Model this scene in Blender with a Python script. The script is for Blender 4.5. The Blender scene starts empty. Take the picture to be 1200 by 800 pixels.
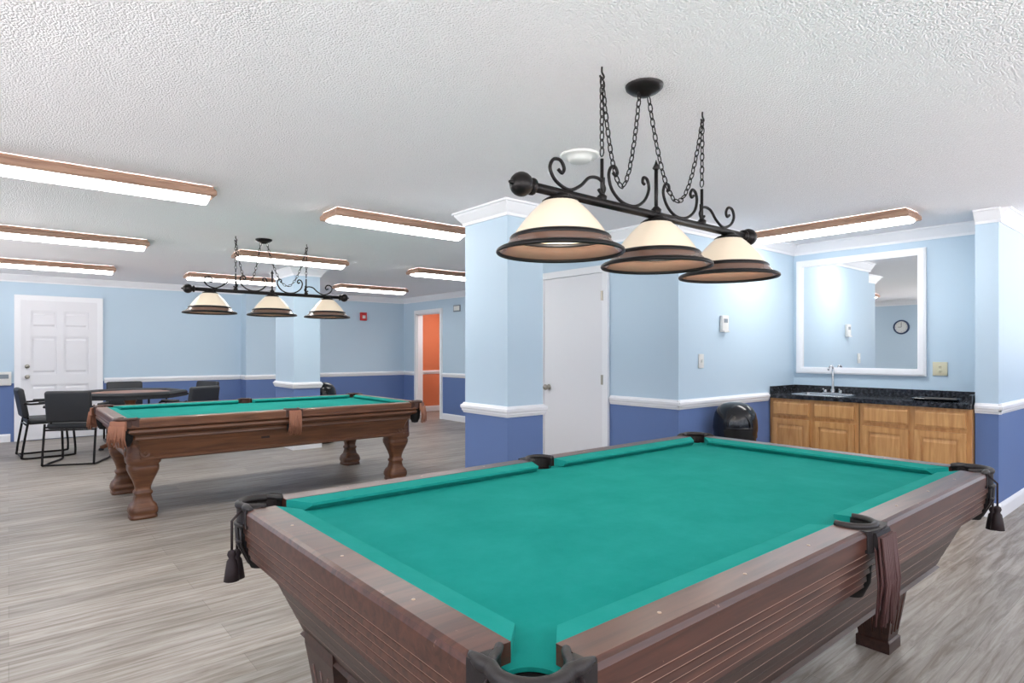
import bpy, bmesh, math, random
from mathutils import Vector, Matrix
random.seed(4)
sc = bpy.context.scene
try:
    sc.view_settings.view_transform = 'Standard'
    sc.view_settings.look = 'None'
    sc.view_settings.exposure = 0.0
except Exception: pass
H = 2.38   # ceiling

def srgb(r, g, b):
    f = lambda c: (c/255/12.92) if c/255 <= .04045 else ((c/255+.055)/1.055)**2.4
    return (f(r), f(g), f(b), 1)

# ---------------------------------------------------------------- materials
def mat(name, col, rough=.5, metal=0, emit=None, es=0, coat=0, spec=None):
    m = bpy.data.materials.new(name); m.use_nodes = True
    p = m.node_tree.nodes['Principled BSDF']
    p.inputs['Base Color'].default_value = col
    p.inputs['Roughness'].default_value = rough
    p.inputs['Metallic'].default_value = metal
    if coat: p.inputs['Coat Weight'].default_value = coat; p.inputs['Coat Roughness'].default_value = .18
    if spec is not None: p.inputs['Specular IOR Level'].default_value = spec
    if emit:
        p.inputs['Emission Color'].default_value = emit
        p.inputs['Emission Strength'].default_value = es
    return m

def nd(m, t, **k):
    n = m.node_tree.nodes.new(t)
    for a, v in k.items(): setattr(n, a, v)
    return n
def lk(m, a, b): m.node_tree.links.new(a, b)
def P(m): return m.node_tree.nodes['Principled BSDF']

def wood(name, c1, c2, rough=.35, scale=(1.5, 18, 18), coat=.3, c3=None, thr=.68):
    m = mat(name, c1, rough, coat=coat)
    tc = nd(m, 'ShaderNodeTexCoord'); mp = nd(m, 'ShaderNodeMapping')
    mp.inputs['Scale'].default_value = scale
    lk(m, tc.outputs['Object'], mp.inputs['Vector'])
    nz = nd(m, 'ShaderNodeTexNoise'); nz.inputs['Scale'].default_value = 2.0
    nz.inputs['Detail'].default_value = 6; nz.inputs['Distortion'].default_value = .6
    lk(m, mp.outputs[0], nz.inputs['Vector'])
    r = nd(m, 'ShaderNodeValToRGB')
    r.color_ramp.elements[0].position = .32; r.color_ramp.elements[0].color = c1
    r.color_ramp.elements[1].position = .68; r.color_ramp.elements[1].color = c2
    lk(m, nz.outputs['Fac'], r.inputs[0])
    out = r.outputs[0]
    if c3:
        n2 = nd(m, 'ShaderNodeTexNoise'); n2.inputs['Scale'].default_value = 22
        n2.inputs['Detail'].default_value = 9; n2.inputs['Roughness'].default_value = .8
        lk(m, tc.outputs['Object'], n2.inputs['Vector'])
        r2 = nd(m, 'ShaderNodeValToRGB')
        r2.color_ramp.elements[0].position = thr; r2.color_ramp.elements[0].color = (0,0,0,1)
        r2.color_ramp.elements[1].position = thr+.05; r2.color_ramp.elements[1].color = (1,1,1,1)
        lk(m, n2.outputs['Fac'], r2.inputs[0])
        mx = nd(m, 'ShaderNodeMixRGB'); mx.inputs[2].default_value = c3
        lk(m, r2.outputs[0], mx.inputs[0]); lk(m, out, mx.inputs[1]); out = mx.outputs[0]
    lk(m, out, P(m).inputs['Base Color'])
    return m

def bump(m, scale, strength, dist=.01, detail=4, kind='ShaderNodeTexNoise'):
    tc = nd(m, 'ShaderNodeTexCoord'); n = nd(m, kind)
    n.inputs['Scale'].default_value = scale
    if kind == 'ShaderNodeTexNoise': n.inputs['Detail'].default_value = detail
    lk(m, tc.outputs['Object'], n.inputs['Vector'])
    b = nd(m, 'ShaderNodeBump'); b.inputs['Strength'].default_value = strength
    b.inputs['Distance'].default_value = dist
    lk(m, n.outputs[0], b.inputs['Height']); lk(m, b.outputs[0], P(m).inputs['Normal'])

# two tone wall
WALL = mat('two_tone_wall_paint', (1,1,1,1), .6)
g = nd(WALL, 'ShaderNodeNewGeometry'); sx = nd(WALL, 'ShaderNodeSeparateXYZ')
lk(WALL, g.outputs['Position'], sx.inputs[0])
mt = nd(WALL, 'ShaderNodeMath', operation='GREATER_THAN'); mt.inputs[1].default_value = .83
lk(WALL, sx.outputs['Z'], mt.inputs[0])
mx = nd(WALL, 'ShaderNodeMixRGB')
mx.inputs[1].default_value = srgb(96, 120, 170); mx.inputs[2].default_value = srgb(191, 212, 228)
lk(WALL, mt.outputs[0], mx.inputs[0]); lk(WALL, mx.outputs[0], P(WALL).inputs['Base Color'])
bump(WALL, 120, .08, .003)

ORANGE = mat('orange_wall_paint', srgb(224, 132, 92), .6); bump(ORANGE, 120, .05, .003)
CEIL = mat('popcorn_ceiling', srgb(251, 249, 251), .95)
tc = nd(CEIL, 'ShaderNodeTexCoord')
n1 = nd(CEIL, 'ShaderNodeTexNoise'); n1.inputs['Scale'].default_value = 120; n1.inputs['Detail'].default_value = 3
n2 = nd(CEIL, 'ShaderNodeTexVoronoi'); n2.inputs['Scale'].default_value = 120
lk(CEIL, tc.outputs['Object'], n1.inputs['Vector']); lk(CEIL, tc.outputs['Object'], n2.inputs['Vector'])
ad = nd(CEIL, 'ShaderNodeMath', operation='SUBTRACT')
lk(CEIL, n1.outputs[0], ad.inputs[0]); lk(CEIL, n2.outputs['Distance'], ad.inputs[1])
bp = nd(CEIL, 'ShaderNodeBump'); bp.inputs['Strength'].default_value = .55; bp.inputs['Distance'].default_value = .010
lk(CEIL, ad.outputs[0], bp.inputs['Height']); lk(CEIL, bp.outputs[0], P(CEIL).inputs['Normal'])

# plank floor (planks run along X)
FLOOR = mat('grey_plank_floor', (1,1,1,1), .45)
tc = nd(FLOOR, 'ShaderNodeTexCoord')
br = nd(FLOOR, 'ShaderNodeTexBrick'); br.offset = .37; br.offset_frequency = 2
br.inputs['Scale'].default_value = 1; br.inputs['Brick Width'].default_value = 1.22
br.inputs['Row Height'].default_value = .18; br.inputs['Mortar Size'].default_value = .0010
br.inputs['Mortar Smooth'].default_value = .3
br.inputs['Color1'].default_value = srgb(176, 169, 162); br.inputs['Color2'].default_value = srgb(150, 144, 137)
br.inputs['Mortar'].default_value = srgb(124, 118, 112)
lk(FLOOR, tc.outputs['Object'], br.inputs['Vector'])
mp = nd(FLOOR, 'ShaderNodeMapping'); mp.inputs['Scale'].default_value = (1.2, 17, 1)
lk(FLOOR, tc.outputs['Object'], mp.inputs['Vector'])
gn = nd(FLOOR, 'ShaderNodeTexNoise'); gn.inputs['Scale'].default_value = 1.8; gn.inputs['Detail'].default_value = 10
gn.inputs['Roughness'].default_value = .68; gn.inputs['Distortion'].default_value = .6
lk(FLOOR, mp.outputs[0], gn.inputs['Vector'])
rp = nd(FLOOR, 'ShaderNodeValToRGB')
rp.color_ramp.elements[0].position = .36; rp.color_ramp.elements[0].color = srgb(184, 175, 166)
rp.color_ramp.elements[1].position = .62; rp.color_ramp.elements[1].color = (1, 1, 1, 1)
lk(FLOOR, gn.outputs['Fac'], rp.inputs[0])
mm = nd(FLOOR, 'ShaderNodeMixRGB', blend_type='MULTIPLY'); mm.inputs[0].default_value = 1
lk(FLOOR, br.outputs['Color'], mm.inputs[1]); lk(FLOOR, rp.outputs[0], mm.inputs[2])
lk(FLOOR, mm.outputs[0], P(FLOOR).inputs['Base Color'])

WHITE = mat('white_trim_paint', srgb(238, 239, 243), .4)
DOORW = mat('white_door_paint', srgb(230, 230, 234), .45)
PLATE = mat('white_plastic', srgb(225, 225, 222), .4)
ALMOND = mat('almond_plastic', srgb(214, 208, 180), .4)
STEEL = mat('brushed_steel', srgb(190, 190, 192), .25, 1)
BRASSK = mat('satin_nickel', srgb(170, 165, 155), .3, 1)
MIRROR = mat('mirror_glass', (.9, .92, .93, 1), .0, 1)
IRON = mat('black_wrought_iron', srgb(30, 27, 27), .38, .6)
LEATHER = mat('black_leather', srgb(32, 26, 26), .5); bump(LEATHER, 300, .2, .002)
BRLEATHER = mat('brown_leather', srgb(70, 44, 34), .45)
TASSEL = mat('dark_fringe', srgb(40, 28, 30), .7)
FRINGE = mat('maroon_leather_fringe', srgb(80, 48, 46), .6)
TANFR = mat('tan_leather_fringe', srgb(160, 108, 84), .6)
HOLE = mat('pocket_interior', srgb(14, 12, 12), .8)
VINYL = mat('black_vinyl', srgb(36, 38, 42), .5); bump(VINYL, 200, .15, .002)
CANPL = mat('glossy_black_plastic', srgb(22, 24, 28), .18)
RED = mat('red_plastic', srgb(200, 40, 40), .4)
CLOCKB = mat('navy_clock_rim', srgb(40, 60, 95), .4)
GREYSIGN = mat('grey_sign', srgb(130, 140, 150), .4)
TEAL = mat('teal_sign', srgb(30, 130, 140), .5)
GROOVE = mat('worn_groove_inlay', srgb(170, 142, 128), .5)
GROOVE2 = mat('dark_groove', srgb(45, 26, 18), .5)
SIGHT = mat('pearl_sight', srgb(170, 145, 125), .3)
def felt(name, c1, c2):
    m = mat(name, c1, .95, spec=.1)
    tc = nd(m, 'ShaderNodeTexCoord'); n = nd(m, 'ShaderNodeTexNoise'); n.inputs['Scale'].default_value = 5
    n.inputs['Detail'].default_value = 10; n.inputs['Roughness'].default_value = .7
    lk(m, tc.outputs['Object'], n.inputs['Vector'])
    r = nd(m, 'ShaderNodeValToRGB'); r.color_ramp.elements[0].position = .35; r.color_ramp.elements[1].position = .7
    r.color_ramp.elements[0].color = c1; r.color_ramp.elements[1].color = c2
    lk(m, n.outputs['Fac'], r.inputs[0]); lk(m, r.outputs[0], P(m).inputs['Base Color'])
    return m
FELT = felt('teal_felt', srgb(14, 130, 122), srgb(28, 140, 132))
FELTC = felt('teal_cushion_cloth', srgb(24, 138, 129), srgb(36, 146, 138))
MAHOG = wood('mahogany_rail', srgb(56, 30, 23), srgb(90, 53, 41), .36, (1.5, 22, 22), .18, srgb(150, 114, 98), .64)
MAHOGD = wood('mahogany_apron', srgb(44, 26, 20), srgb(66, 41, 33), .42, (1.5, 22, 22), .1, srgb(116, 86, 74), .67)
WALNUT = wood('walnut_table', srgb(82, 49, 30), srgb(118, 75, 48), .38, (1.5, 20, 20), .15)
OAK = wood('honey_oak', srgb(186, 132, 78), srgb(214, 164, 106), .38, (16, 16, 1.6), .3)
FRAME = wood('fixture_wood_frame', srgb(146, 114, 96), srgb(178, 144, 122), .5, (1.5, 14, 14), 0)
PTOP = wood('poker_table_wood', srgb(120, 70, 40), srgb(160, 100, 60), .35, (2, 16, 16), .2)
LENS = mat('fluorescent_lens', srgb(250, 250, 250), .5, emit=(1, .985, .96, 1), es=19)
BULB = mat('frosted_bulb', (1, 1, 1, 1), .5, emit=(1, .9, .74, 1), es=6)
SHADE = mat('cream_alabaster_glass', srgb(226, 208, 184), .35, emit=(1, .86, .70, 1), es=.26, coat=.3)
BRIM = mat('amber_brown_glass', srgb(118, 90, 76), .25, coat=.4)
COUNTER = mat('black_speckled_laminate', srgb(40, 42, 46), .15)
tc = nd(COUNTER, 'ShaderNodeTexCoord'); n = nd(COUNTER, 'ShaderNodeTexNoise'); n.inputs['Scale'].default_value = 45
n.inputs['Detail'].default_value = 6; lk(COUNTER, tc.outputs['Object'], n.inputs['Vector'])
r = nd(COUNTER, 'ShaderNodeValToRGB'); r.color_ramp.elements[0].position = .45; r.color_ramp.elements[1].position = .72
r.color_ramp.elements[0].color = srgb(28, 30, 34); r.color_ramp.elements[1].color = srgb(74, 76, 82)
lk(COUNTER, n.outputs['Fac'], r.inputs[0]); lk(COUNTER, r.outputs[0], P(COUNTER).inputs['Base Color'])

# ---------------------------------------------------------------- mesh builder
class B:
    def __init__(s): s.bm = bmesh.new(); s.mats = []
    def mi(s, m):
        if m not in s.mats: s.mats.append(m)
        return s.mats.index(m)
    def add(s, vs, fs, m, smooth=False, M=None):
        i = s.mi(m); bv = []
        for v in vs:
            v = Vector(v)
            if M is not None: v = M @ v
            bv.append(s.bm.verts.new(v))
        for f in fs:
            try:
                fc = s.bm.faces.new([bv[k] for k in f]); fc.material_index = i; fc.smooth = smooth
            except ValueError: pass
    def box(s, x0, x1, y0, y1, z0, z1, m, M=None):
        vs = [(x, y, z) for z in (z0, z1) for y in (y0, y1) for x in (x0, x1)]
        s.add(vs, [(0,2,3,1),(4,5,7,6),(0,1,5,4),(2,6,7,3),(0,4,6,2),(1,3,7,5)], m, M=M)
    def rbox(s, c, size, bev, m, M=None, seg=3):
        t = bmesh.new(); bmesh.ops.create_cube(t, size=1)
        for v in t.verts: v.co = Vector((v.co.x*size[0]+c[0], v.co.y*size[1]+c[1], v.co.z*size[2]+c[2]))
        bmesh.ops.bevel(t, geom=t.edges[:], offset=bev, segments=seg, profile=.5, affect='EDGES')
        t.verts.index_update()
        s.add([v.co.copy() for v in t.verts], [[v.index for v in f.verts] for f in t.faces], m, True, M)
        t.free()
    def lathe(s, prof, m, c=(0,0,0), seg=32, smooth=True, M=None, cap0=False, cap1=False, a0=0, a1=None):
        full = a1 is None
        n = seg if full else seg+1
        if full: a1 = a0+2*math.pi
        vs = []
        for r_, z in prof:
            for k in range(n):
                a = a0+(a1-a0)*k/seg
                vs.append((c[0]+r_*math.cos(a), c[1]+r_*math.sin(a), c[2]+z))
        fs = []
        for j in range(len(prof)-1):
            for k in range(seg):
                k2 = (k+1) % n
                fs.append((j*n+k, j*n+k2, (j+1)*n+k2, (j+1)*n+k))
        if cap0: fs.append(list(range(n))[::-1])
        if cap1: fs.append([(len(prof)-1)*n+k for k in range(n)])
        s.add(vs, fs, m, smooth, M)
    def tube(s, pts, rad, m, seg=8, closed=False, M=None):
        pts = [Vector(p) for p in pts]; n = len(pts)
        vs = []; nrm = None
        for i in range(n):
            if closed: t = pts[(i+1) % n]-pts[i-1]
            else: t = pts[min(i+1, n-1)]-pts[max(i-1, 0)]
            t.normalize()
            if nrm is None:
                nrm = t.orthogonal().normalized()
                if closed:
                    pn = (pts[1]-pts[0]).cross(pts[n//2]-pts[0])
                    if pn.length > 1e-9: nrm = pn.normalized()
            nrm = (nrm-t*nrm.dot(t)).normalized(); b = t.cross(nrm)
            rr = rad[i] if isinstance(rad, (list, tuple)) else rad
            for k in range(seg):
                a = 2*math.pi*k/seg
                vs.append(pts[i]+nrm*math.cos(a)*rr+b*math.sin(a)*rr)
        fs = []
        for i in range(n if closed else n-1):
            j = (i+1) % n
            for k in range(seg):
                fs.append((i*seg+k, i*seg+(k+1) % seg, j*seg+(k+1) % seg, j*seg+k))
        if not closed: fs += [list(range(seg))[::-1], [(n-1)*seg+k for k in range(seg)]]
        s.add(vs, fs, m, True, M)
    def prism(s, out, z0, z1, m, M=None):
        n = len(out)
        vs = [(x, y, z0) for x, y in out]+[(x, y, z1) for x, y in out]
        fs = [list(range(n))[::-1], list(range(n, 2*n))]+[(k, (k+1) % n, n+(k+1) % n, n+k) for k in range(n)]
        s.add(vs, fs, m, M=M)
    def extr(s, prof, p0, p1, nrm, m, smooth=False):
        n = len(prof); vs = []
        for p in (p0, p1):
            for o, z in prof: vs.append((p[0]+nrm[0]*o, p[1]+nrm[1]*o, z))
        s.add(vs, [list(range(n)), list(range(n, 2*n))[::-1]]+[(k, (k+1) % n, n+(k+1) % n, n+k) for k in range(n)], m, smooth)
    def ring(s, hx, hy, prof, m, c=0.0, ctr=(0,0), closed=False):
        def outl(o):
            a, b = hx-o, hy-o
            if c <= 0: return [(a,-b),(a,b),(-a,b),(-a,-b)]
            return [(a,-b+c),(a,b-c),(a-c,b),(-a+c,b),(-a,b-c),(-a,-b+c),(-a+c,-b),(a-c,-b)]
        n = len(outl(0)); vs = []
        for o, z in prof: vs += [(ctr[0]+x, ctr[1]+y, z) for x, y in outl(o)]
        k2 = len(prof); fs = []
        for j in range(k2 if closed else k2-1):
            jj = (j+1) % k2
            for k in range(n): fs.append((j*n+k, j*n+(k+1) % n, jj*n+(k+1) % n, jj*n+k))
        s.add(vs, fs, m)
    def sphere(s, c, r_, m, seg=16, sc_=(1,1,1)):
        prof = [(max(1e-4, r_*math.sin(math.pi*k/10)), -r_*math.cos(math.pi*k/10)*sc_[2]) for k in range(11)]
        s.lathe(prof, m, c, seg)
    def mesh(s, name):
        ng = [f for f in s.bm.faces if len(f.verts) > 4]
        bmesh.ops.triangulate(s.bm, faces=ng)
        bmesh.ops.recalc_face_normals(s.bm, faces=s.bm.faces[:])
        me = bpy.data.meshes.new(name); s.bm.to_mesh(me); s.bm.free()
        for m in s.mats: me.materials.append(m)
        return me
    def obj(s, name, loc=(0,0,0), rz=0, parent=None):
        return place(s.mesh(name), name, loc, rz, parent)

def place(me, name, loc=(0,0,0), rz=0, parent=None):
    o = bpy.data.objects.new(name, me); sc.collection.objects.link(o)
    o.location = loc; o.rotation_euler = (0, 0, rz)
    if parent: o.parent = parent
    return o

def smooth_pts(pts, n=6):
    pts = [Vector(p) for p in pts]; out = []
    for i in range(len(pts)-1):
        p0 = pts[max(i-1, 0)]; p1 = pts[i]; p2 = pts[i+1]; p3 = pts[min(i+2, len(pts)-1)]
        for k in range(n):
            t = k/n
            out.append(.5*((2*p1)+(p2-p0)*t+(2*p0-5*p1+4*p2-p3)*t*t+(3*p1-p0-3*p2+p3)*t**3))
    out.append(pts[-1]); return out

# ---------------------------------------------------------------- room shell
XW, XE, YN, YS = -2.2, 6.35, 11.15, -2.6
XE2 = 8.6
def wall(name, x0, x1, y0, y1, z0=0, z1=H, m=WALL):
    b = B(); b.box(x0, x1, y0, y1, z0, z1, m); return b.obj(name)
b = B(); b.box(XW-.1, 10.0, YS-.1, YN+.1, -.1, 0, FLOOR); b.obj('floor')
b = B(); b.box(XW-.1, 10.0, YS-.1, YN+.1, H, H+.1, CEIL); b.obj('ceiling')
WZ0, WZ1 = .95, 2.2
def win_wall(name, lo, hi, wins, boxf):
    b = B(); a = lo
    for w0, w1 in wins:
        boxf(b, a, w0, 0, H); boxf(b, w0, w1, 0, WZ0); boxf(b, w0, w1, WZ1, H); a = w1
    boxf(b, a, hi, 0, H); b.obj(name)
WW = [(-2.2, .6), (1.0, 3.4), (5.8, 8.0), (8.4, 10.2)]  # invented openings in unseen walls, cut to let world light in
WS = [(-1.8, .7), (1.0, 3.5), (3.8, 6.0)]
WE = [(-2.1, .6)]
win_wall('wall_west', YS, YN, WW, lambda b, a, c, z0, z1: b.box(XW-.1, XW, a, c, z0, z1, WALL))
win_wall('wall_south', XW-.1, XE2, WS, lambda b, a, c, z0, z1: b.box(a, c, YS-.1, YS, z0, z1, WALL))
win_wall('wall_east_far', YS, 1.17, WE, lambda b, a, c, z0, z1: b.box(XE2, XE2+.1, a, c, z0, z1, WALL))
def added_window(name, w, loc, rz):  # frame for an opening added out of view to brighten the room
    b = B(); t = .06
    for x0, x1, z0, z1 in ((-w/2, w/2, WZ0, WZ0+t), (-w/2, w/2, WZ1-t, WZ1), (-w/2, -w/2+t, WZ0+t, WZ1-t), (w/2-t, w/2, WZ0+t, WZ1-t), (-.025, .025, WZ0+t, WZ1-t)):
        b.box(x0, x1, -.02, .10, z0, z1, WHITE)
    b.box(-w/2-.05, w/2+.05, -.06, 0, WZ0-.03, WZ0, WHITE)
    b.obj(name, loc, rz)
i = 1
for a, c in WW: added_window('added_window_%d' % i, c-a, (XW, (a+c)/2, 0), math.pi/2); i += 1
for a, c in WS: added_window('added_window_%d' % i, c-a, ((a+c)/2, YS, 0), math.pi); i += 1
for a, c in WE: added_window('added_window_%d' % i, c-a, (XE2, (a+c)/2, 0), -math.pi/2); i += 1
wall('wall_north', XW-.1, XE, YN, YN+.1)
b = B()
b.box(XE, XE+.12, 5.2, 9.75, 0, H, WALL); b.box(XE, XE+.12, 10.62, YN+.1, 0, H, WALL); b.box(XE, XE+.12, 9.75, 10.62, 2.04, H, WALL)
b.obj('wall_east')
b = B(); b.box(7.6, 7.7, 8.6, YN+.1, 0, H, ORANGE); b.box(XE+.12, 7.6, YN, YN+.1, 0, H, ORANGE)
b.box(XE+.12, 7.7, 8.5, 8.6, 0, H, ORANGE); b.obj('wall_hallway')
wall('wall_closet', 4.26, XE, 2.96, 5.2)
wall('wall_kitchenette', 6.29, 6.4, 1.317, 2.96)
wall('wall_right', 5.83, XE2+.1, 1.17, 1.317)

RAILP = [(0,.80),(.010,.80),(.014,.812),(.020,.82),(.020,.83),(.028,.842),(.028,.86),(.016,.868),(.010,.88),(0,.88)]
CROWN = [(0,H-.105),(.012,H-.105),(.016,H-.085),(.03,H-.07),(.06,H-.03),(.066,H-.018),(.078,H-.016),(.078,H-.001),(0,H-.001)]
BASEP = [(0,.001),(.018,.001),(.018,.09),(.012,.105),(.004,.115),(0,.115)]
segs = [
 ('west', (XW, YS), (XW, YN), (1, 0), None),
 ('north', (XW, YN), (XE, YN), (0, -1), [(.02, 1.13), (3.1, 3.7)]),
 ('south', (XW, YS), (XE2, YS), (0, 1), None),
 ('east', (XE, 5.2), (XE, YN), (-1, 0), [(9.68, 10.69)]),
 ('closet_west', (4.26, 2.96-.02), (4.26, 5.2), (-1, 0), [(3.69, 4.65)]),
 ('closet_south', (4.26-.02, 2.96), (6.29, 2.96), (0, -1), [(5.74, 6.4)]),
 ('right_end', (5.83, 1.17-.02), (5.83, 1.317), (-1, 0), None),
 ('right', (5.83-.02, 1.17), (XE2, 1.17), (0, -1), None),
 ('east_far', (XE2, YS), (XE2, 1.17), (-1, 0), None)]
for nm, p0, p1, n, gaps in segs:
    ax = 0 if p0[0] != p1[0] and abs(n[1]) == 1 else 1
    def spans(gs):
        a, e = p0[ax], p1[ax]; out = []
        for g0, g1 in sorted(gs or []):
            out.append((a, g0)); a = g1
        out.append((a, e)); return [(u, v) for u, v in out if v-u > .01]
    for kind, prof, gs in (('trim_chair_rail', RAILP, gaps), ('baseboard', BASEP, gaps), ('trim_crown', CROWN, None)):
        bb = B()
        for u, v in spans(gs):
            q0 = list(p0); q1 = list(p1); q0[ax] = u; q1[ax] = v
            bb.extr(prof, q0, q1, n, WHITE)
        bb.obj(kind+'_'+nm)
b = B(); b.extr(CROWN, (6.29, 1.317), (6.29, 2.96), (-1, 0), WHITE); b.obj('trim_crown_kitchenette')
b = B(); b.extr(RAILP, (7.6, 8.6), (7.6, YN), (-1, 0), WHITE); b.extr(RAILP, (6.47, YN), (7.6, YN), (0, -1), WHITE)
b.extr(BASEP, (7.6, 8.6), (7.6, YN), (-1, 0), WHITE); b.extr(BASEP, (6.47, YN), (7.6, YN), (0, -1), WHITE)
b.obj('trim_hallway')

def column(name, x0, x1, y0, y1):
    b = B(); b.box(x0, x1, y0, y1, 0, H, WALL)
    hx, hy, c = (x1-x0)/2, (y1-y0)/2, ((x0+x1)/2, (y0+y1)/2)
    for prof in (RAILP, CROWN, BASEP):
        b.ring(hx, hy, [(-o, z) for o, z in prof], WHITE, 0, c, True)
    return b.obj(name)
column('column', 2.79, 3.14, 3.4, 3.93)
column('column', 2.85, 3.2, 7.85, 8.55)
column('column', 3.12, 3.68, 10.85, YN-.002)

# ---------------------------------------------------------------- doors
def door_frame(b, w, h, m, t=.075, d=.03):
    b.box(-w/2-t, -w/2, -d, 0, 0, h+t, m); b.box(w/2, w/2+t, -d, 0, 0, h+t, m); b.box(-w/2, w/2, -d, 0, h, h+t, m)
def knob(b, x, z, m):
    M = Matrix.Translation((x, 0, z)) @ Matrix.Rotation(math.pi/2, 4, 'X')
    b.lathe([(.001,.0),(.03,.0),(.03,.02),(.012,.025),(.012,.045),(.027,.055),(.03,.07),(.02,.085),(.001,.088)], m, seg=16, M=M)
b = B(); w, h = .90, 2.02
door_frame(b, w, h, WHITE)
b.box(-w/2, w/2, -.008, 0, .01, h, DOORW)
cols = [(-.34, -.04), (.04, .34)]; rows = [(.22, .80), (.95, 1.50), (1.62, 1.87)]
xs = [(-w/2, -.34), (-.04, .04), (.34, w/2)]
for x0, x1 in xs: b.box(x0, x1, -.026, -.008, .01, h, DOORW)
zs = [(.01, .22), (.80, .95), (1.50, 1.62), (1.87, h)]
for z0, z1 in zs:
    for x0, x1 in cols: b.box(x0, x1, -.026, -.008, z0, z1, DOORW)
for x0, x1 in cols:
    for z0, z1 in rows:
        b.extr([(0,z0+.03),(.012,z0+.055),(.012,z1-.055),(0,z1-.03)], (x0+.03, -.008), (x1-.03, -.008), (0, -1), DOORW)
knob(b, -.38, .92, BRASSK); b.lathe([(.001,.03),(.027,.03),(.03,.0)], BRASSK, seg=14, M=Matrix.Translation((-.38, -.02, 1.07)) @ Matrix.Rotation(math.pi/2, 4, 'X'))
b.obj('door_1', (.585, YN-.002, 0))
b = B(); w, h = .80, 2.02
door_frame(b, w, h, WHITE, .065)
b.box(-w/2+.004, w/2-.004, -.018, 0, .01, h-.004, DOORW)
knob(b, -.33, .92, BRASSK)
for z in (.25, 1.02, 1.8): b.box(w/2-.012, w/2+.012, -.036, -.015, z-.045, z+.045, BRASSK)
o = b.obj('door_2', (4.258, 4.17, 0), -math.pi/2)
b = B(); door_frame(b, .87, 2.04, WHITE, .07)
b.box(-.435, -.415, 0, .12, 0, 2.04, WHITE); b.box(.415, .435, 0, .12, 0, 2.04, WHITE); b.box(-.435, .435, 0, .12, 2.02, 2.04, WHITE)
b.obj('trim_doorway', (XE, 10.185, 0), -math.pi/2)
b = B(); b.box(0, .82, -.04, 0, .01, 2.01, DOORW)
b.obj('door_3', (XE+.14, 9.76, 0), math.radians(-3))

# ---------------------------------------------------------------- ceiling fixtures
def fixture_mesh():
    b = B(); L, W = 1.25, .31
    b.ring(L/2, W/2, [(.020,0),(.016,-.012),(.006,-.022),(.0,-.034),(.0,-.058),(.006,-.064),(.028,-.066),(.032,-.056)], FRAME)
    hx, hy = L/2-.031, W/2-.031
    n = 10; vs = []; fs = []
    for i in range(n+1):
        y = -hy+2*hy*i/n; z = -.058-.040*math.cos(math.pi*(i/n-.5))
        vs += [(-hx, y, z), (hx, y, z)]
    fs = [(2*i, 2*i+1, 2*i+3, 2*i+2) for i in range(n)]
    fs += [[2*i for i in range(n+1)], [2*i+1 for i in range(n+1)]]
    b.add(vs, fs, LENS, True)
    return b.mesh('ceiling_light_fixture')
FM = fixture_mesh()
for xs_ in (0.44, 2.52, 4.72):
    for ys_ in (4.5, 6.98, 9.38):
        if xs_ > 4 and ys_ < 5: continue
        place(FM, 'ceiling_light_fixture', (xs_, ys_, H-.001))
for p in ((5.39, 2.22, math.pi/2), (-1.2, 1.6, 0), (.9, -1.5, 0), (3.4, -1.5, 0), (6.6, -1.0, 0), (-1.2, -1.0, math.pi/2), (7.05, 9.9, math.pi/2)):  # first is a real fixture; the others are unseen, added for brightness
    place(FM, 'ceiling_light_fixture', (p[0], p[1], H-.001), p[2])

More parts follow.
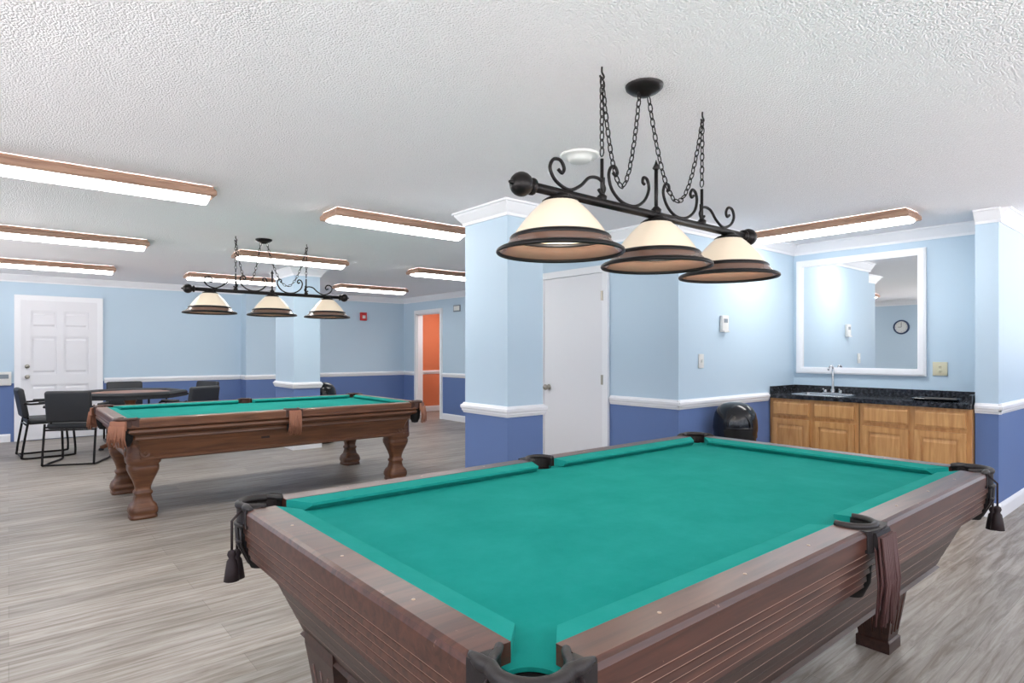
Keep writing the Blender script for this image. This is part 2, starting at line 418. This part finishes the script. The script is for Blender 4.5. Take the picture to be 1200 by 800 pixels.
# ---------------------------------------------------------------- billiard lamps
def lamp_mesh():
    b = B(); zb = 1.855-H
    hl = .72
    b.tube([(-hl, 0, zb), (hl, 0, zb)], .017, IRON, 12)
    for s in (-1, 1):
        b.sphere((s*(hl+.03), 0, zb), .042, IRON, 20)
        b.lathe([(.018,0),(.03,.008),(.03,.016),(.018,.024)], IRON, seg=16, M=Matrix.Translation((s*(hl-.03), 0, zb)) @ Matrix.Rotation(math.pi/2*s, 4, 'Y'))
        b.tube([(s*(hl+.06), 0, zb), (s*(hl+.085), 0, zb)], [.014, .004], IRON, 8)
    def scroll(pts, r_=.0065):
        b.tube(smooth_pts([(x, 0, zb+z) for x, z in pts], 7), r_, IRON, 8)
    for s in (-1, 1):
        scroll([(s*.575,.085),(s*.555,.075),(s*.545,.095),(s*.565,.12),(s*.60,.115),(s*.615,.08),(s*.585,.04),(s*.52,.02),(s*.46,.045),(s*.41,.085),(s*.355,.09),(s*.325,.06),(s*.34,.035),(s*.36,.05)])
        scroll([(s*.275,.13),(s*.26,.12),(s*.25,.135),(s*.265,.155),(s*.29,.145),(s*.30,.11),(s*.28,.06),(s*.22,.022),(s*.14,.018),(s*.08,.05),(s*.05,.10),(s*.06,.14),(s*.085,.145),(s*.09,.125),(s*.078,.118)])
        b.tube([(s*.34, 0, zb), (s*.34, 0, zb+.17)], .007, IRON, 8)
        b.tube([(s*.33, 0, zb), (s*.33, 0, zb+.10)], .005, IRON, 8)
        b.lathe([(.018,-.005),(.02,.01),(.008,.02)], IRON, (s*.34, 0, zb+.015), 12)
    b.tube([(0, 0, zb), (0, 0, zb+.20)], .008, IRON, 8)
    b.lathe([(.006,0),(.016,.01),(.006,.03),(.001,.045)], IRON, (0, 0, zb+.19), 12)
    b.lathe([(.02,-.005),(.022,.01),(.008,.025)], IRON, (0, 0, zb+.015), 12)
    for sx_ in (-.565, 0, .565):
        c = (sx_, 0, 1.638-H)
        b.lathe([(.225,.004),(.229,-.003),(.233,.002),(.231,.010),(.222,.016)], IRON, c, 48)
        b.lathe([(.224,.010),(.206,.020),(.190,.034),(.178,.050)], BRIM, c, 48)
        b.lathe([(.181,.045),(.184,.053),(.178,.060),(.169,.064),(.164,.060),(.170,.050)], IRON, c, 48)
        b.lathe([(.171,.058),(.155,.085),(.132,.115),(.106,.145),(.082,.169),(.060,.188)], SHADE, c, 48)
        b.lathe([(.064,.180),(.066,.188),(.050,.198),(.034,.204),(.032,.212),(.017,.218)], IRON, c, 24)
        b.sphere((c[0], 0, c[2]+.105), .03, BULB, 14)
        b.lathe([(.016,.13),(.016,.18)], IRON, c, 12)
    b.lathe([(.001,-.045),(.02,-.044),(.03,-.036),(.045,-.03),(.06,-.024),(.075,-.012),(.078,0)], IRON, (-.08, 0, 0), 28)
    def link(p, t, flip):
        t = t.normalized(); u = t.cross(Vector((0, 1, 0)) if abs(t.y) < .9 else Vector((1, 0, 0))).normalized()
        if flip: u = t.cross(u).normalized()
        pts = []
        for k in range(10):
            a = 2*math.pi*k/10
            pts.append(p+t*math.cos(a)*.019+u*math.sin(a)*.0095)
        b.tube(pts, .0026, IRON, 5, True)
    def chain(path):
        path = [Vector(p) for p in path]; d = 0; nxt = .012; f = 0
        for i in range(len(path)-1):
            L = (path[i+1]-path[i]).length
            while nxt <= d+L:
                link(path[i].lerp(path[i+1], (nxt-d)/L), path[i+1]-path[i], f % 2); f += 1; nxt += .030
            d += L
    for s in (-1, 1):
        hx = -.34 if s < 0 else .345
        b.tube(smooth_pts([(hx, 0, 0), (hx, 0, -.02), (hx+.012, 0, -.035), (hx, 0, -.048), (hx-.012, 0, -.035)], 4), .004, IRON, 6)
        chain([(hx, 0, -.045), (s*.34, 0, zb+.17)])
        x0 = -.08+s*.03
        sag = .40
        chain([(x0+(hx-x0)*t/14, 0, -.04-4*sag*(t/14)*(1-t/14)) for t in range(15)])
    return b.mesh('billiard_pendant_lamp')
LM = lamp_mesh()
for (x, y) in ((2.10, 1.57), (2.0, 6.1)):
    lo = place(LM, 'billiard_pendant_lamp', (x, y, H-.001))
    for sx_ in (-.565, 0, .565):
        ld = bpy.data.lights.new('bulb_light', 'POINT'); ld.energy = 4; ld.color = (1, .94, .86); ld.shadow_soft_size = .035
        l = bpy.data.objects.new('bulb_light', ld); sc.collection.objects.link(l); l.parent = lo
        l.location = (sx_, 0, 1.655-H+.03)

# ---------------------------------------------------------------- pool tables
def arc(cx, cy, r_, a0, a1, n=10):
    return [(cx+r_*math.cos(math.radians(a0+(a1-a0)*k/n)), cy+r_*math.sin(math.radians(a0+(a1-a0)*k/n))) for k in range(n+1)]

def fringe_panel(b, M, w, z0, z1, z2, mlea, mfr, thick=.0036):
    n = 17
    pr = [(-.004,z1),(.010,z1),(.016,(z0+z1)/2),(.012,z0),(-.004,z0)]
    vs = [(x, -o, z) for x in (-w/2, w/2) for o, z in pr]; k = len(pr)
    b.add(vs, [list(range(k)), list(range(k, 2*k))[::-1]]+[(i, (i+1) % k, k+(i+1) % k, k+i) for i in range(k)], mlea, M=M)
    for i in range(n):
        x = -w/2+w*(i+.5)/n
        for dy in (-.012, -.021, -.030):
            zt = z0+.035 if dy < -.02 else z0+.01
            b.tube([(x, dy+.006, zt), (x*1.08+random.uniform(-.006,.006), dy-.006, (zt+z2)/2), (x*1.2+random.uniform(-.014,.014), dy+random.uniform(-.006,.004), z2+random.uniform(0,.05))], [thick*.9, thick, thick*.8], mfr, 5, M=M)

def tassel(b, x, y, z, m, dirv=(0,0)):
    b.tube([(x-dirv[0]*.03, y-dirv[1]*.03, z+.13), (x, y, z+.10), (x, y, z)], .004, m, 6)
    b.lathe([(.001,.012),(.011,.006),(.014,-.004),(.009,-.016),(.015,-.024),(.020,-.055),(.024,-.085),(.001,-.087)], m, (x, y, z), 14)

def pool_table(L, W, Hh, style):
    b = B(); hx, hy = L/2, W/2; ins = .066; a, c = hx-ins, hy-ins; rp_ = .058
    RE = .142      # rail end distance from the corner
    WW_ = .088     # width of the wooden rail cap
    zb = Hh-.036
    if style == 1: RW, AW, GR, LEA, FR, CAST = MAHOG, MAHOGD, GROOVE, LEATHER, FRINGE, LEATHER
    else: RW, AW, GR, LEA, FR, CAST = WALNUT, WALNUT, GROOVE2, TANFR, TANFR, BRLEATHER
    out = []
    out += arc(a, c, rp_, -90, -180)
    out += arc(0, c, rp_-.004, 0, -180)
    out += arc(-a, c, rp_, 0, -90)
    out += arc(-a, -c, rp_, 90, 0)
    out += arc(0, -c, rp_-.004, 180, 0)
    out += arc(a, -c, rp_, 180, 90)
    b.prism(out, zb-.008, zb, FELT)
    prof = [(-WW_,zb-.01),(-WW_,Hh),(-.016,Hh),(-.005,Hh-.004),(0,Hh-.014),(0,zb-.012)]
    for s in (-1, 1):
        for t in (-1, 1):
            b.extr(prof, (t*.068, s*hy), (t*(hx-RE), s*hy), (0, s), RW)
        b.extr(prof, (s*hx, -(hy-RE)), (s*hx, hy-RE), (s, 0), RW)
    def cushion(p):
        vs = [(x, y, z) for z_o, z_n, in ((Hh-.001, Hh-.009),) for (x, y), z in zip(p, (z_o, z_o, z_n, z_n))]
        vs += [(p[0][0], p[0][1], zb), (p[1][0], p[1][1], zb)]
        mid = [(p[2][0], p[2][1], Hh-.018), (p[3][0], p[3][1], Hh-.018)]
        q2 = (p[1][0]*.35+p[2][0]*.65, p[1][1]*.35+p[2][1]*.65, zb); q3 = (p[0][0]*.35+p[3][0]*.65, p[0][1]*.35+p[3][1]*.65, zb)
        vs += mid+[q2, q3]
        b.add(vs, [(0,1,2,3),(3,2,6,7),(7,6,8,9),(0,4,9,7,3),(1,2,6,8,5),(0,4,5,1)], FELTC)
    CE, CN, CW = .142, .205, .150
    for s in (-1, 1):
        for t in (-1, 1):
            cushion([(t*.068, s*(hy-WW_)), (t*(hx-CE), s*(hy-WW_)), (t*(hx-CN), s*(hy-CW)), (t*.086, s*(hy-CW))])
        cushion([(s*(hx-WW_), -(hy-CE)), (s*(hx-WW_), hy-CE), (s*(hx-CW), hy-CN), (s*(hx-CW), -(hy-CN))])
    for s in (-1, 1):
        for t in (-1, 1):
            for k in (1, 2, 3):
                x = t*(k*(a/4)); b.lathe([(.001,.0012),(.0040,.001),(.0045,0)], SIGHT, (x, s*(hy-.05), Hh), 10)
        for k in (-1, 0, 1):
            b.lathe([(.001,.0012),(.0040,.001),(.0045,0)], SIGHT, (s*(hx-.05), k*(c/2), Hh), 10)
    zt = Hh+.001
    for s in (-1, 1):
        for t in (-1, 1):
            o = [(hx-RE-.004, hy+.002)]+arc(a, c, .071, 120, -30, 14)+[(hx+.002, hy-RE-.004)]+[(hx-.045, hy-RE)]+arc(a, c, rp_, -75, 165, 16)+[(hx-RE, hy-.045)]
            b.prism([(t*x, s*y) for x, y in o], Hh-.060, zt, CAST)
            rim = smooth_pts([(x, y, 0) for x, y in [(hx-.012, hy-RE-.012), (hx-.008, hy-RE+.025)]+arc(a, c, rp_+.006, -30, 120, 6)+[(hx-RE+.025, hy-.008), (hx-RE-.012, hy-.012)]], 4)
            nr = len(rim)
            b.tube([(t*p.x, s*p.y, zt-.002) for p in rim], [.013*min(1, .45+min(k, nr-1-k)/6) for k in range(nr)], CAST, 10)
            b.tube([(t*x, s*y, zt+.001) for x, y in [(hx-.06, hy-RE+.004)]+arc(a, c, rp_+.004, -70, 160, 18)+[(hx-RE+.004, hy-.06)]], .008, CAST, 8)
            b.lathe([(rp_-.001,zb-.009),(rp_-.002,zb-.06),(rp_-.01,zb-.13),(.03,zb-.17),(.001,zb-.175)], HOLE, (t*a, s*c, 0), 20)
            if style == 1:
                b.tube([(t*x, s*y, Hh-.060) for x, y in arc(a, c, .073, 120, -30, 12)], .007, LEATHER, 8)
                for k in range(9):
                    an = math.radians(-20+130*k/8)
                    b.tube([(t*(a+.073*math.cos(an)), s*(c+.073*math.sin(an)), Hh-.06), (t*(a+.070*math.cos(an)), s*(c+.070*math.sin(an)), Hh-.12), (t*(a+.035*math.cos(an)), s*(c+.035*math.sin(an)), Hh-.19)], .0045, LEATHER, 6)
                b.tube([(t*x, s*y, Hh-.11) for x, y in arc(a, c, .072, 115, -25, 10)], .005, LEATHER, 6)
                tassel(b, t*(hx-.010), s*(hy-.008), Hh-.165, TASSEL, (t*.5, s*.5)); tassel(b, t*(hx-.11), s*(hy+.028), Hh-.14, TASSEL, (0, s)); tassel(b, t*(hx+.028), s*(hy-.09), Hh-.14, TASSEL, (t, 0))
            else:
                ang = math.atan2(s, t)
                M = Matrix.Translation((t*(a+.048), s*(c+.048), 0)) @ Matrix.Rotation(ang+math.pi/2, 4, 'Z')
                fringe_panel(b, M, .12, Hh-.08, Hh-.01, Hh-.21, LEA, FR)
        o = [(-.072, hy+.002)]+[(-.055, hy+.008), (-.03, hy+.012), (0, hy+.014), (.03, hy+.012), (.055, hy+.008)]+[(.072, hy+.002), (.072, hy-.08)]+arc(0, c, rp_-.004, -25, 205, 16)+[(-.072, hy-.08)]
        b.prism([(x, s*y) for x, y in o], Hh-.060, zt, CAST)
        b.tube([(x, s*y, zt+.001) for x, y in arc(0, c, rp_+.002, -20, 200, 16)], .010, CAST, 8)
        b.lathe([(rp_-.005,zb-.009),(rp_-.005,zb-.06),(rp_-.01,zb-.13),(.03,zb-.17),(.001,zb-.175)], HOLE, (0, s*c, 0), 20)
        M = Matrix.Translation((0, s*(hy+.006), 0)) @ Matrix.Rotation(0 if s < 0 else math.pi, 4, 'Z')
        fringe_panel(b, M, .10, Hh-.05, Hh-.005, Hh-.26 if style == 1 else Hh-.22, LEA, FR)
    z = zb-.010; ch = .075
    if style == 1:
        n = 5; step = .0225
        for k in range(n):
            o = .004+.004*k
            b.ring(hx, hy, [(o+.004,z),(o,z-.003),(o,z-step+.005),(o+.004,z-step+.003)], RW, ch)
            b.ring(hx, hy, [(o+.004,z-step+.003),(o+.004,z-step)], GR, ch)
            z -= step
        b.ring(hx, hy, [(.025,z),(.025,z-.012),(.06,z-.016)], RW, ch); z -= .016
        zbm = .40; N = 6; dz = (z-zbm)/N
        for k in range(N):
            o0 = .06+.09*k/N; o1 = .06+.09*(k+1)/N
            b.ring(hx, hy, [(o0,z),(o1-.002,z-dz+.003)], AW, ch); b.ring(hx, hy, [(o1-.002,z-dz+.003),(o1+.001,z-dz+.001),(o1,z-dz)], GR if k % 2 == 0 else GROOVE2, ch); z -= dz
        b.ring(hx, hy, [(.15,z),(.14,z-.008),(.15,z-.02),(.2,z-.02)], AW, ch)
        b.box(-hx+.2, hx-.2, -hy+.2, hy-.2, z-.018, z-.012, AW)
        for s in (-1, 1):
            for t in (-1, 1):
                cx, cy = t*(hx-.245), s*(hy-.36)
                lay = [(.105,z+.02),(.105,z-.02),(.100,z-.05),(.058,.05),(.066,.045),(.066,0)]
                for j in range(len(lay)-1):
                    (r0, z0), (r1, z1) = lay[j], lay[j+1]
                    vs = [(cx+sx*r0, cy+sy*r0, z0) for sx, sy in ((-1,-1),(1,-1),(1,1),(-1,1))]+[(cx+sx*r1, cy+sy*r1, z1) for sx, sy in ((-1,-1),(1,-1),(1,1),(-1,1))]
                    b.add(vs, [(k, (k+1) % 4, 4+(k+1) % 4, 4+k) for k in range(4)], AW)
                b.box(cx-.065, cx+.065, cy-.065, cy+.065, 0, .02, AW)
                for f in (-.55, 0, .55):
                    for ux, uy in ((0, -1), (-1, 0), (1, 0), (0, 1)):
                        r0, r1 = .097, .063; za, zc = z-.07, .08
                        p0 = (cx+(ux*r0 if ux else f*r0), cy+(uy*r0 if uy else f*r0), za)
                        p1 = (cx+(ux*r1 if ux else f*r1), cy+(uy*r1 if uy else f*r1), zc)
                        b.tube([p0, p1], .004, RW, 6)
    else:
        b.ring(hx, hy, [(.004,z),(.0,z-.01),(.0,z-.02),(.012,z-.028)], RW, ch)
        b.ring(hx, hy, [(.012,z-.028),(.014,z-.033)], GR, ch)
        b.ring(hx, hy, [(.014,z-.033),(.006,z-.04),(.004,z-.055),(.02,z-.07),(.045,z-.08)], RW, ch)
        b.ring(hx, hy, [(.045,z-.08),(.050,z-.085)], GR, ch)
        b.ring(hx, hy, [(.050,z-.085),(.055,z-.10),(.052,z-.115),(.07,z-.125),(.085,z-.16),(.10,z-.22),(.105,z-.25),(.098,z-.258),(.098,z-.275),(.11,z-.285),(.2,z-.285)], RW, ch)
        z2 = z-.285
        b.box(-hx+.2, hx-.2, -hy+.2, hy-.2, z2-.002, z2+.004, RW)
        for s in (-1, 1):
            for t in (-1, 1):
                cx, cy = t*(hx-.20), s*(hy-.22)
                pr = [(.112,z2+.18),(.115,z2+.03),(.118,z2+.005),(.114,z2-.02),(.100,z2-.035),(.106,z2-.05),(.104,z2-.08),(.088,z2-.12),(.066,z2-.17),(.054,z2-.21),(.052,z2-.235),(.064,z2-.25),(.064,z2-.262),(.054,z2-.275),(.066,.125),(.088,.10),(.098,.07),(.098,.045),(.088,.025),(.094,.02),(.094,0)]
                vs = []; n = 24
                for r_, zz in pr:
                    for q in range(n):
                        an = 2*math.pi*q/n+math.pi/n
                        cc, ss = math.cos(an), math.sin(an)
                        f = (abs(cc)**5+abs(ss)**5)**(-1/5)
                        vs.append((cx+r_*f*cc, cy+r_*f*ss, zz))
                fs = [(j*n+q, j*n+(q+1) % n, (j+1)*n+(q+1) % n, (j+1)*n+q) for j in range(len(pr)-1) for q in range(n)]
                fs.append([(len(pr)-1)*n+q for q in range(n)])
                b.add(vs, fs, RW, True)
                for (dx, dy, ax_) in ((0, -1, 'X'), (-1, 0, 'Y')):
                    M = Matrix.Translation((cx+dx*.116, cy+dy*.116, z2+.06)) @ Matrix.Rotation(math.pi/2*(1 if ax_ == 'X' else -1), 4, ax_)
                    b.lathe([(.04,0),(.036,.008),(.03,.003),(.015,.003),(.01,.008),(.001,.009)], RW, seg=16, M=M)
        b.box(.05-.3, .12-.3, -hy+.088, -hy+.10, z-.19, z-.15, GROOVE2)
    return b
t1 = pool_table(2.6, 1.46, .79, 1); t1.obj('pool_table', (1.865, 1.375, 0))
t2 = pool_table(2.6, 1.5, .78, 2); t2.obj('pool_table', (1.9, 5.97, 0))

# ---------------------------------------------------------------- mirror
b = B(); w, h, t = 1.15, 1.15, .065
b.box(-w/2+t*.5, w/2-t*.5, -.012, 0, t*.5, h-t*.5, MIRROR)
for (x0, x1, z0, z1) in ((-w/2, w/2, 0, t), (-w/2, w/2, h-t, h), (-w/2, -w/2+t, t, h-t), (w/2-t, w/2, t, h-t)):
    b.box(x0, x1, -.028, 0, z0, z1, WHITE)
    b.box(x0+.012, x1-.012, -.036, -.028, z0+.012 if z1-z0 < .1 else z0-.012, z1-.012 if z1-z0 < .1 else z1+.012, WHITE)
b.obj('wall_mirror', (6.288, 2.345, 1.06), -math.pi/2)

# ---------------------------------------------------------------- kitchenette
b = B(); xf = 5.78; y0, y1 = 1.325, 2.952
X0, X1 = 5.745, 6.286; sx0, sx1, sy0, sy1 = 5.86, 6.16, 2.32, 2.76
b.box(xf, 6.286, y0, y1, .10, .70, OAK); b.box(xf+.07, 6.286, y0, y1, 0, .10, OAK)
for q in ((xf, sx0-.03, y0, y1), (sx1+.03, 6.286, y0, y1), (sx0-.03, sx1+.03, y0, sy0-.03), (sx0-.03, sx1+.03, sy1+.03, y1)):
    b.box(q[0], q[1], q[2], q[3], .70, .83, OAK)
n = 4; wid = (y1-y0)/n
for k in range(n):
    u0 = y0+k*wid+.022+(.012 if k % 2 == 0 else 0); u1 = y0+(k+1)*wid-.022-(.012 if k % 2 else 0)
    def panel(z0, z1, raised):
        b.box(xf-.018, xf, u0, u1, z0, z1, OAK)
        if raised:
            b.box(xf-.026, xf-.018, u0, u0+.045, z0, z1, OAK); b.box(xf-.026, xf-.018, u1-.045, u1, z0, z1, OAK)
            b.box(xf-.026, xf-.018, u0+.045, u1-.045, z0, z0+.05, OAK); b.box(xf-.026, xf-.018, u0+.045, u1-.045, z1-.05, z1, OAK)
            b.extr([(0,z0+.062),(.007,z0+.09),(.007,z1-.09),(0,z1-.062)], (xf-.018, u0+.065), (xf-.018, u1-.065), (-1, 0), OAK)
        else:
            b.extr([(0,z0+.006),(.008,z0+.018),(.008,z1-.018),(0,z1-.006)], (xf-.018, u0+.008), (xf-.018, u1-.008), (-1, 0), OAK)
    panel(.665, .80, False); panel(.14, .635, True)
b.box(xf-.002, xf, (y0+y1)/2-.002, (y0+y1)/2+.002, .10, .83, GROOVE2)
for q in ((X0, sx0, y0, y1), (sx1, X1, y0, y1), (sx0, sx1, y0, sy0), (sx0, sx1, sy1, y1)):
    b.box(q[0], q[1], q[2], q[3], .83, .87, COUNTER)
b.box(X1-.02, X1, y0, y1, .87, .94, COUNTER); b.box(X0+.03, X1-.02, y1-.02, y1, .87, .94, COUNTER); b.box(X0+.03, X1-.02, y0, y0+.02, .87, .94, COUNTER)
b.obj('kitchenette_cabinet')
b = B(); cx, cy = (sx0+sx1)/2, (sy0+sy1)/2
b.ring((sx1-sx0)/2+.02, (sy1-sy0)/2+.02, [(0,.8705),(.003,.875),(.02,.875),(.026,.868),(.03,.74),(.08,.73),(.149,.73)], STEEL, .02, (cx, cy))
b.lathe([(.001,.733),(.03,.733),(.035,.73)], GROOVE2, (cx, cy, 0), 16)
b.obj('kitchen_sink')
b = B()
b.box(-.03, .03, -.09, .09, 0, .012, STEEL)
b.lathe([(.022,.012),(.020,.04),(.012,.05),(.010,.24)], STEEL, seg=14)
b.tube(smooth_pts([(0,0,.22),(0,0,.25),(-.02,0,.27),(-.06,0,.265),(-.10,0,.235)], 5), .009, STEEL, 10)
for s in (-1, 1):
    b.lathe([(.018,.012),(.016,.03),(.010,.036),(.001,.038)], STEEL, (0, s*.07, 0), 12); b.tube([(0, s*.07, .032), (-.045, s*.075, .045)], .006, STEEL, 8)
b.obj('kitchen_faucet', (6.215, 2.54, .8705))
b = B(); b.ring(.12, .16, [(0,.018),(.005,.02),(.012,.018),(.02,.004),(.11,.004)], CANPL, .03); b.ring(.12, .16, [(0,.018),(.02,0),(.11,0)], CANPL, .03)
b.obj('serving_tray', (6.0, 1.62, .8705))

# ---------------------------------------------------------------- trash cans
def can():
    b = B()
    b.lathe([(.001,0),(.145,0),(.150,.01),(.168,.55),(.176,.56),(.176,.60),(.180,.61),(.182,.64),(.178,.70),(.165,.76),(.14,.805),(.10,.835),(.05,.848),(.001,.85)], CANPL, seg=40)
    fr = []
    for k in range(17):
        an = math.pi*k/16
        x = .095*math.cos(an); z = .645+.125*math.sin(an)
        zz = max(0, (z-.64)/.21); rr = .184*math.sqrt(max(.01, 1-zz*zz*.98))
        y = -math.sqrt(max(.0, (rr+.006)**2-x*x)); fr.append((x, y, z))
    b.tube(fr+[(x, -math.sqrt(.188**2-x*x), .645) for x in (-.06, -.03, 0, .03, .06)], .006, CANPL, 8, True)
    vs = [(p[0]*.93, p[1]+.012, p[2]) for p in fr]; vs.append((0, -.165, .66))
    b.add(vs, [(k, k+1, 17) for k in range(16)]+[(16, 0, 17)], VINYL, True)
    return b.mesh('trash_can')
CM = can()
place(CM, 'trash_can', (4.76, 2.74, 0), math.radians(-50)); place(CM, 'trash_can', (3.42, 8.28, 0), math.radians(-30))

# ---------------------------------------------------------------- poker table & chairs
b = B()
def octo(r_): return [(r_*math.cos(math.radians(22.5+45*k)), r_*math.sin(math.radians(22.5+45*k))) for k in range(8)]
b.prism(octo(.60), .70, .745, PTOP); b.prism(octo(.46), .745, .755, PTOP)
for (r0, z0), (r1, z1) in zip([(.655,.72),(.66,.745),(.645,.768),(.60,.775),(.56,.768),(.545,.75)], [(.66,.745),(.645,.768),(.60,.775),(.56,.768),(.545,.75),(.545,.74)]):
    p, q = octo(r0), octo(r1)
    b.add([(x, y, z0) for x, y in p]+[(x, y, z1) for x, y in q], [(k, (k+1) % 8, 8+(k+1) % 8, 8+k) for k in range(8)], VINYL)
b.prism(octo(.655), .69, .72, VINYL)
b.lathe([(.10,.69),(.06,.62),(.05,.5),(.075,.38),(.06,.25),(.09,.15),(.09,.08)], PTOP, seg=20)
for k in range(4):
    M = Matrix.Rotation(math.pi/2*k+math.pi/4, 4, 'Z')
    b.tube([(.05, 0, .13), (.2, 0, .10), (.36, 0, .035)], [.035, .03, .028], PTOP, 8, M=M); b.lathe([(.001,0),(.03,0),(.03,.02),(.02,.03)], VINYL, (.36, 0, 0), 10, M=M)
b.obj('poker_table', (1.22, 9.25, 0), math.radians(10))

def chair():
    b = B(); w = .25
    for s in (-1, 1):
        b.tube(smooth_pts([(s*w, -.20, .47), (s*w, -.235, .25), (s*w, -.26, .06), (s*w, -.24, .013), (s*w, 0, .012), (s*w, .22, .013), (s*w, .255, .05), (s*w, .24, .30), (s*w, .215, .60), (s*w, .18, .65), (s*w, 0, .66), (s*w, -.18, .655), (s*w*.96, -.235, .67)], 5), .0125, IRON, 8)
        b.rbox((s*w, .03, .672), (.05, .27, .028), .012, VINYL)
        b.tube([(s*w, -.235, .66), (s*.20, -.24, .66)], .010, IRON, 8)
        b.tube([(s*w, -.20, .43), (s*.2, -.18, .43)], .010, IRON, 8)
        b.tube([(s*.19, -.18, .42), (s*.19, -.235, .60), (s*.19, -.265, .74)], .011, IRON, 8)
    b.tube([(-w, .235, .40), (w, .235, .40)], .010, IRON, 8); b.tube([(-w, -.21, .40), (w, -.21, .40)], .010, IRON, 8)
    b.tube([(-w, -.25, .014), (w, -.25, .014)], .010, IRON, 8)
    b.rbox((0, .02, .445), (.47, .46, .075), .03, VINYL)
    M = Matrix.Translation((0, -.245, .665)) @ Matrix.Rotation(math.radians(9), 4, 'X')
    b.rbox((0, 0, 0), (.45, .065, .36), .03, VINYL, M)
    return b.mesh('armchair')
CH = chair()
for x, y, r_ in ((.62, 8.62, -24), (.36, 9.45, -85), (1.3, 10.2, 178), (1.78, 8.62, 30), (2.05, 9.75, 115)):
    place(CH, 'armchair', (x, y, 0), math.radians(r_))

# ---------------------------------------------------------------- small wall things
def plate(name, loc, rz, w, h, m, d=.012, extra=None):
    b = B(); b.rbox((0, -d/2, 0), (w, d, h), min(.004, d*.3), m, seg=2)
    if extra: extra(b, d)
    return b.obj(name, loc, rz)
def toggle(b, d): b.box(-.005, .005, -d-.010, -d, -.012, .012, PLATE)
def sockets(b, d):
    for z in (-.02, .02):
        b.lathe([(.001,.002),(.014,.002),(.015,0)], ALMOND, seg=12, M=Matrix.Translation((0, -d, z)) @ Matrix.Rotation(math.pi/2, 4, 'X'))
        for x in (-.005, .005): b.box(x-.001, x+.001, -d-.003, -d, z-.004, z+.004, HOLE)
def thermo(b, d):
    b.box(-.03, .03, -d-.002, -d, .01, .045, GREYSIGN); b.box(-.045, .045, -d-.012, -d, -.075, -.06, PLATE)
plate('thermostat', (4.93, 2.958, 1.53), 0, .10, .15, PLATE, .03, thermo)
plate('light_switch', (4.58, 2.958, 1.20), 0, .075, .12, PLATE, .008, toggle)
plate('electrical_outlet', (6.288, 1.67, 1.13), -math.pi/2, .11, .12, ALMOND, .008, sockets)
plate('wall_intercom', (-.05, YN-.002, .90), 0, .16, .19, PLATE, .04, lambda b, d: b.box(-.05, .05, -d-.003, -d, .0, .06, GREYSIGN))
plate('fire_alarm', (5.42, YN-.002, 1.98), 0, .13, .16, RED, .05, lambda b, d: b.box(-.03, .03, -d-.01, -d, -.04, .02, PLATE))
plate('wall_sign', (XE-.002, 9.2, 2.08), -math.pi/2, .22, .12, GREYSIGN, .012, lambda b, d: b.box(-.09, .09, -d-.002, -d, -.04, .04, PLATE))
plate('wall_notice', (3.201, 8.2, 1.45), math.pi/2, .22, .5, TEAL, .012, lambda b, d: b.box(-.09, .09, -d-.002, -d, .1, .2, PLATE))
b = B()
M = Matrix.Rotation(math.pi/2, 4, 'X')
b.lathe([(.001,.01),(.125,.01),(.125,.03),(.135,.04),(.15,.035),(.155,.01),(.155,0)], CLOCKB, seg=36, M=M)
b.lathe([(.001,.012),(.124,.012)], PLATE, seg=36, M=M)
b.box(-.004, .004, -.018, -.014, 0, .09, HOLE); b.box(0, .06, -.018, -.014, -.004, .004, HOLE)
for k in range(12):
    an = math.pi/6*k; b.box(.105*math.sin(an)-.004, .105*math.sin(an)+.004, -.016, -.012, .105*math.cos(an)-.004, .105*math.cos(an)+.004, HOLE)
b.obj('wall_clock', (XW+.002, 4.62, 1.81), math.pi/2)
b = B(); b.lathe([(.11,0),(.11,-.008),(.10,-.014),(.07,-.014),(.065,-.03),(.055,-.04),(.001,-.042)], PLATE, seg=36)
b.obj('smoke_detector', (2.45, 2.35, H-.001))

# ---------------------------------------------------------------- world + camera
w = bpy.data.worlds.new('world'); sc.world = w; w.use_nodes = True
nt = w.node_tree; bg = nt.nodes['Background']
tc = nt.nodes.new('ShaderNodeTexCoord'); sp = nt.nodes.new('ShaderNodeSeparateXYZ'); cr = nt.nodes.new('ShaderNodeValToRGB')
nt.links.new(tc.outputs['Generated'], sp.inputs[0])
ma = nt.nodes.new('ShaderNodeMath'); ma.operation = 'MULTIPLY_ADD'; ma.inputs[1].default_value = .5; ma.inputs[2].default_value = .5
nt.links.new(sp.outputs['Z'], ma.inputs[0]); nt.links.new(ma.outputs[0], cr.inputs[0])
cr.color_ramp.elements[0].position = .47; cr.color_ramp.elements[0].color = (1, .97, .96, 1)   # bright lower half, added to light the ceiling through the openings
cr.color_ramp.elements[1].position = .51; cr.color_ramp.elements[1].color = (.20, .22, .25, 1)  # sky
nt.links.new(cr.outputs[0], bg.inputs[0]); bg.inputs[1].default_value = 11
cam = bpy.data.cameras.new('camera'); co = bpy.data.objects.new('camera', cam); sc.collection.objects.link(co)
cam.sensor_width = 36; cam.lens = 708/1200*36; cam.shift_y = .01; cam.clip_start = .02
co.location = (0, 0, 1.28); co.rotation_euler = (math.pi/2, 0, math.radians(-39.8))
sc.camera = co
